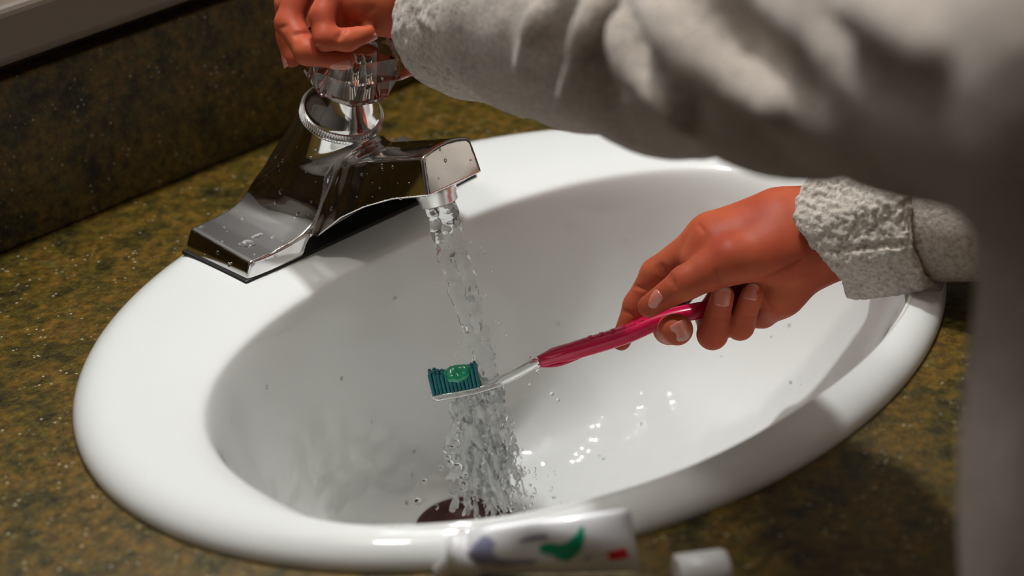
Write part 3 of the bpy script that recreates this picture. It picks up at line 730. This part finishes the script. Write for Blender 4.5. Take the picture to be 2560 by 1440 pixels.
# ---- bathrobe
def robe():
    g = Grid((-0.31, -0.70, -0.66), (0.40, 0.06, 0.37), 0.0042)
    # trunk: elliptical column flaring to the hem
    P = g.full(); x, y, z = P
    cxx, cyy = -0.020, -0.440
    prof_z = [-0.66, -0.30, -0.05, 0.05, 0.15, 0.25, 0.30, 0.34]; hx = [0.205, 0.19, 0.176, 0.170, 0.170, 0.160, 0.115, 0.055]; hy = [0.105, 0.102, 0.100, 0.100, 0.106, 0.100, 0.080, 0.05]
    HX = np.interp(z, prof_z, hx); HY = np.interp(z, prof_z, hy)
    ang = np.arctan2(y-cyy, x-cxx); rip = 0.006*np.sin(9*ang+2.0*np.sin(3*z*9))*np.clip((0.1-z)*3, 0, 1)
    q = np.sqrt(((x-cxx)/HX)**2+((y-cyy)/HY)**2); d = (q-1)*np.minimum(HX, HY)-rip
    d = smax(d, z-0.33, 0.02); d = smax(d, -0.64-z, 0.004)
    g.F = d.astype(np.float32)
    a = at
    # left sleeve
    C1 = a(1165, 40, 1.062); C2 = a(1290, 42, 1.015); C3 = a(1480, 62, 0.955)
    g.chain([a(1285, 42, 1.018), a(1345, 46, 0.998), C3, E_L, a(2000, 92, 0.790), a(2330, 118, 0.705), S_L], [0.0365, 0.0430, 0.0455, 0.0510, 0.0500, 0.0475, 0.052], 0.02)
    # gathered folds on the sleeve: ridges and hollows on its near side
    def surf(px, py, out):
        p, n = g0.hit(px, py, 0.5, 1.1); return p+n*out
    class g0: pass
    g0 = Grid((0, 0, 0), (0.004, 0.004, 0.004), g.h); g0.lo, g0.n, g0.F = g.lo, g.n, g.F.copy()
    def line(q, n=7):
        q = np.array(q, float); t = np.linspace(0, len(q)-1, n*(len(q)-1)+1)
        return [(np.interp(u, range(len(q)), q[:, 0]), np.interp(u, range(len(q)), q[:, 1])) for u in t]
    for q, r, o in (([(1530, 10), (1525, 120), (1500, 240)], 0.0120, 0.0065), ([(1590, 40), (1650, 180), (1740, 275)], 0.0120, 0.0060), ([(1420, 0), (1400, 110), (1360, 205)], 0.0120, 0.0070), ([(1750, 10), (1860, 140), (2040, 245)], 0.0150, 0.0080), ([(2030, -20), (2160, 80), (2330, 200)], 0.014, 0.0080)):
        p = line(q, 4)
        m = len(p)
        for i in range(m-1):
            f0, f1 = (0.35+0.65*math.sin(math.pi*(i+0.5+k)/(m+1)) for k in (0, 1))
            g.cut(surf(*p[i], o), surf(*p[i+1], o), r*f0, 0.008, r*f1)
    for q, r, o in (([(1490, 10), (1470, 130), (1405, 285)], 0.0060, 0.0010), ([(1545, 60), (1600, 180), (1720, 305)], 0.0070, 0.0010), ([(1620, 5), (1700, 95), (1800, 185), (1950, 275)], 0.0085, 0.0020), ([(2120, 5), (2210, 40), (2350, 140)], 0.0080, 0.0010), ([(1360, 5), (1350, 90), (1310, 200)], 0.0055, 0.0005)):
        p = line(q); m = len(p)
        for i in range(m-1):
            f0, f1 = (0.5+0.5*math.sin(math.pi*(i+0.5+k)/(m+1)) for k in (0, 1))
            g.cone(surf(*p[i], o*f0), surf(*p[i+1], o*f1), r*f0, r*f1, 0.006)
    # right sleeve
    g.chain([a(2290, 550, 1.068), E_R, V([0.19, -0.36, 0.17]), S_R], [0.0330, 0.0440, 0.050, 0.052], 0.02)
    # neckline
    g.cut(V([cx, cy+0.02, 0.30]), V([cx, cy+0.05, 0.42]), 0.045, 0.012)
    v, f = g.mesh(); v = relax(v, f, 3); n = vnormals(v, f)
    v = v+n*(vnoise(v, 45, 3)*0.0012+vnoise(v, 160, 4)*0.0004)[:, None]
    o = mesh('bathrobe', v, f, 'robe'); child(o, pe); return o
rb = robe()
rb['label'] = 'grey fleece bathrobe'
def left_cuff():
    c1 = at(1168, 42, 1.064); c2 = at(1300, 44, 1.012); ad = nrm(c2-c1); ln = np.linalg.norm(c2-c1)
    g = Grid(np.minimum(c1, c2)-0.06, np.maximum(c1, c2)+0.06, 0.0016); P = g.full()
    q = [P[i]-c1[i] for i in range(3)]; t = sum(q[i]*ad[i] for i in range(3)); r = np.sqrt(np.maximum(sum(x*x for x in q)-t*t, 0))
    sh = smax(np.abs(r-0.0385)-0.0042, np.abs(t-ln/2)-ln/2-0.002, 0.005)
    g.F = np.broadcast_to(sh, g.n).astype(np.float32).copy()
    v, f = g.mesh(); n = vnormals(v, f); v = v+n*(vnoise(v, 40, 1)*0.0020+vnoise(v, 220, 2)*0.0007+vnoise(v, 480, 3)*0.0005)[:, None]
    return mesh('cuff', v, f, 'cuff', rb)
left_cuff()
def right_cuff():
    c1 = at(2060, 578, 1.090); c2 = at(2335, 552, 1.058); ad = nrm(c2-c1); ln = np.linalg.norm(c2-c1)
    g = Grid(np.minimum(c1, c2)-0.055, np.maximum(c1, c2)+0.055, 0.0011); P = g.full()
    sx = nrm(np.cross(ad, FW)); sy = np.cross(ad, sx)      # sx across in view, sy in depth
    q = [P[i]-c1[i] for i in range(3)]; t = sum(q[i]*ad[i] for i in range(3)); u = sum(q[i]*sx[i] for i in range(3)); w = sum(q[i]*sy[i] for i in range(3))
    sgn = 1.0 if sx @ UP > 0 else -1.0; u = u*sgn            # u > 0 is up
    r = np.sqrt(u*u+(w*1.06)**2)
    R = 0.0325+0.0010*np.sin(9*np.arctan2(w, u)+t*60)
    front = t - 0.006 + 0.10*u + 0.006*np.sin(u*90+0.5)     # slanting, wavy hem
    sh = smax(np.abs(r-R)-0.0045, np.maximum(-front, t-ln), 0.006)
    # seam groove running along the front
    gr = np.sqrt((u+0.0105)**2+(w*np.sign(sy@FW)+0.0335)**2)-0.0016
    sh = smax(sh, -gr, 0.0015)
    g.F = np.broadcast_to(sh, g.n).astype(np.float32).copy()
    v, f = g.mesh(); n = vnormals(v, f)
    uu = ((v-c1) @ sx)*sgn; am = np.where(uu > -0.0105, 1.0, 0.55)
    b1 = vnoise(v, 330, 5); b2 = vnoise(v, 700, 6)
    v = v+n*((vnoise(v, 55, 1)*0.0020)+am*(np.abs(b1)*0.0020+b2*0.0007))[:, None]
    return mesh('cuff', v, f, 'cuff', rb)
right_cuff()
# belt of the robe
vs, fs = [], []
for i in range(64):
    g_ = 2*math.pi*i/64
    for dz, dr in ((-0.02, 0), (-0.02, 0.006), (0.02, 0.006), (0.02, 0)):
        vs.append((-0.02+(0.169+dr)*math.cos(g_), -0.44+(0.099+dr)*math.sin(g_), -0.02+dz))
for i in range(64):
    for j in range(4): fs.append((i*4+j, ((i+1) % 64)*4+j, ((i+1) % 64)*4+(j+1) % 4, i*4+(j+1) % 4))
mesh('belt', vs, fs, 'robe', rb)
tag(pe, 'child in a grey bathrobe rinsing a toothbrush, other hand on the tap', 'person')

# ================================================================== WATER
def water():
    rs = np.random.default_rng(11)
    top = AER+AED*0.0055
    path = [top, V([0, 0.0555, 0.036]), V([0.0005, 0.0470, 0.006]), V([0, 0.0395, -0.018]), V([0, 0.0325, -0.040]), V([0.0, 0.0295, -0.0475])]
    sp = spline(path, 8)
    g = Grid((-0.045, -0.030, -0.152), (0.045, 0.085, 0.062), 0.0008)
    L = len(sp)
    for k in range(9):
        ph = k*0.698*2+0.4; amp = 0.0052 if k < 6 else 0.0022
        prev = None
        for i, p in enumerate(sp):
            u = i/(L-1); off = amp*(1-0.25*u)
            w = ph+2.6*u*(1 if k % 2 else -1)
            c = p+V([math.cos(w), math.sin(w), 0])*off+rs.normal(0, 0.0005, 3)*V([1, 1, 0])
            r = (0.0029-0.0009*u)*(1+0.25*math.sin(i*1.3+k*2))
            if prev is not None: g.cone(prev[0], c, prev[1], r, 0.0015)
            prev = (c, r)
    # after the brush: many thin strands fanning and falling
    hit = V([-0.002, 0.0275, -0.054])
    for k in range(85):
        a0 = hit+bd*rs.uniform(-0.020, 0.008)+bs*rs.uniform(-0.006, 0.006)-V([0, 0, rs.uniform(0, 0.004)])
        vx = RT*rs.normal(0.002, 0.0085)+nrm([FW[0], FW[1], 0])*rs.normal(0.004, 0.008)
        prev = None; r0 = rs.uniform(0.0005, 0.0015); ph = rs.uniform(0, 6); m = 16; end = rs.uniform(0.6, 1.0)
        for i in range(m):
            u = i/(m-1)*end; c = a0+vx*u*1.0-V([0, 0, 0.088])*u+rs.normal(0, 0.0007, 3)*V([1, 1, 0])
            r = max(0.0004, r0*(1+0.75*math.sin(ph+i*1.1))*(1-0.25*u))
            if prev is not None and not (rs.random() < 0.22): g.cone(prev[0], c, prev[1], r, 0.0008)
            prev = (c, r)
    v, f = g.mesh(); v = relax(v, f, 1)
    n = vnormals(v, f); v = v+n*(vnoise(v*V([1, 1, 0.45]), 300, 2)*0.0008+vnoise(v*V([1, 1, 0.6]), 700, 3)*0.0004)[:, None]
    wt = empty('running_water', tuple(top))
    o = mesh('water_stream', v, f, 'aerated'); o.data.materials.append(M['froth']); child(o, wt)
    o.data.polygons.foreach_set('material_index', (v[f].mean(1)[:, 2] < -0.060).astype(np.int32))
    # loose drops of the splash, joined
    base = bmesh.new(); bmesh.ops.create_icosphere(base, subdivisions=2, radius=1); bv = np.array([q.co[:] for q in base.verts]); bf = np.array([[q.index for q in t.verts] for t in base.faces]); base.free()
    VV, FF = [], []; cnt = 0
    def drop(c, r, st=1.0, ax=(0, 0, 1)):
        nonlocal cnt
        x, y, a = frame_of(ax); VV.append(c+(bv[:, :1]*x+bv[:, 1:2]*y+bv[:, 2:]*a*st)*r); FF.append(bf+cnt); cnt += len(bv)
    for k in range(240):
        u = rs.random()**0.7; c = hit+RT*(rs.normal(0.006, 0.012)*(0.35+u)-0.004)+nrm([FW[0], FW[1], 0])*rs.normal(0.0, 0.010)*(0.35+u)-V([0, 0, 0.082*u])
        drop(c, rs.uniform(0.0003, 0.0010), rs.uniform(1.0, 2.6), (rs.normal(0, .3), rs.normal(0, .3), 1))
    for px, py, d, r in ((1045, 1255, 1.135, 0.0022), (1062, 1205, 1.13, 0.0016), (1103, 1172, 1.13, 0.0014), (1165, 1190, 1.12, 0.0015), (1340, 900, 1.112, 0.0013), (1345, 928, 1.110, 0.0012), (1380, 985, 1.115, 0.0012), (1395, 1000, 1.115, 0.0010), (1280, 1275, 1.14, 0.0014), (1325, 962, 1.114, 0.0008), (1328, 895, 1.112, 0.0010)):
        drop(at(px, py, d), r, 1.15)
    # curling sheet edge thrown off the head of the brush
    for i, (px, py) in enumerate([(1135, 1020), (1148, 1042), (1155, 1065), (1150, 1088), (1138, 1108), (1126, 1125), (1120, 1145), (1124, 1160), (1140, 1170), (1152, 1198), (1160, 1215)]):
        drop(at(px, py, 1.122), 0.0014+0.0006*(i % 3), 1.7, (rs.normal(), rs.normal(), 1))
    # spray flying up behind the stream
    for k in range(60):
        c = at(1180+rs.normal(0, 55), 800+rs.normal(0, 120), 1.13+rs.uniform(-0.01, 0.05)); drop(c, rs.uniform(0.0003, 0.0011))
    o = mesh('splash_drops', np.concatenate(VV), np.concatenate(FF), 'water'); child(o, wt); o['kind'] = 'stuff'
    tag(wt, 'clear water running from the faucet and splashing off the toothbrush', 'water')
    # beads on chrome
    VV.clear(); FF.clear(); cnt = 0
    def bead(c, nrm_, r, fl=0.45):
        nonlocal cnt
        x, y, a = frame_of(nrm_); e = rs.uniform(0.8, 1.35); VV.append(c+(bv[:, :1]*x*e+bv[:, 1:2]*y/e+bv[:, 2:]*a*fl)*r); FF.append(bf+cnt); cnt += len(bv)
    vis = np.where((fn @ FW < -0.15) & (fv[:, 0] < 0.02) & (fv[:, 2] > 0.017))[0]
    for i in rs.choice(vis, 90, replace=False): bead(fv[i], fn[i], rs.uniform(0.0004, 0.0012))
    for px, py, r in ((620, 610, 0.0042), (608, 613, 0.0030), (640, 592, 0.0026), (650, 588, 0.0022), (505, 570, 0.0016), (545, 633, 0.0014), (572, 662, 0.0013), (703, 480, 0.0018)):
        p = np.abs(((fv-CAM) @ RT)/((fv-CAM) @ FW)*FPX+W/2-px)+np.abs(H/2-((fv-CAM) @ UP)/((fv-CAM) @ FW)*FPX-py)+np.where(fn @ FW < 0, 0, 1e4); i = int(np.argmin(p)); bead(fv[i], fn[i], r, 0.25)
    o = mesh('water_beads', np.concatenate(VV), np.concatenate(FF), 'water'); tag(o, 'small water beads clinging to the chrome faucet', 'water', kind='stuff')
    # beads on the bowl
    VV.clear(); FF.clear(); cnt = 0
    R_ = np.array(SROWS)
    for k in range(150):
        i = rs.integers(14, 24); j = rs.integers(0, R_.shape[1]) if k < 60 else int(rs.integers(150, 200)) % R_.shape[1]
        if k >= 60: i = rs.integers(17, 22)
        jj = (j+1) % R_.shape[1]; t = rs.random(); u = rs.random()
        a_ = R_[i, j]*(1-t)+R_[i, jj]*t; b_ = R_[i+1, j]*(1-t)+R_[i+1, jj]*t; p = a_*(1-u)+b_*u
        nn_ = nrm(np.cross(R_[i, jj]-R_[i, j], R_[i+1, j]-R_[i, j])); nn_ = nn_ if nn_ @ (V([0, 0, 0.15])-p) > 0 else -nn_
        bead(p, nn_, rs.uniform(0.0006, 0.0016), 0.30)
    o = mesh('water_beads', np.concatenate(VV), np.concatenate(FF), 'water'); tag(o, 'scattered water beads on the white bowl of the sink', 'water', kind='stuff')
water()
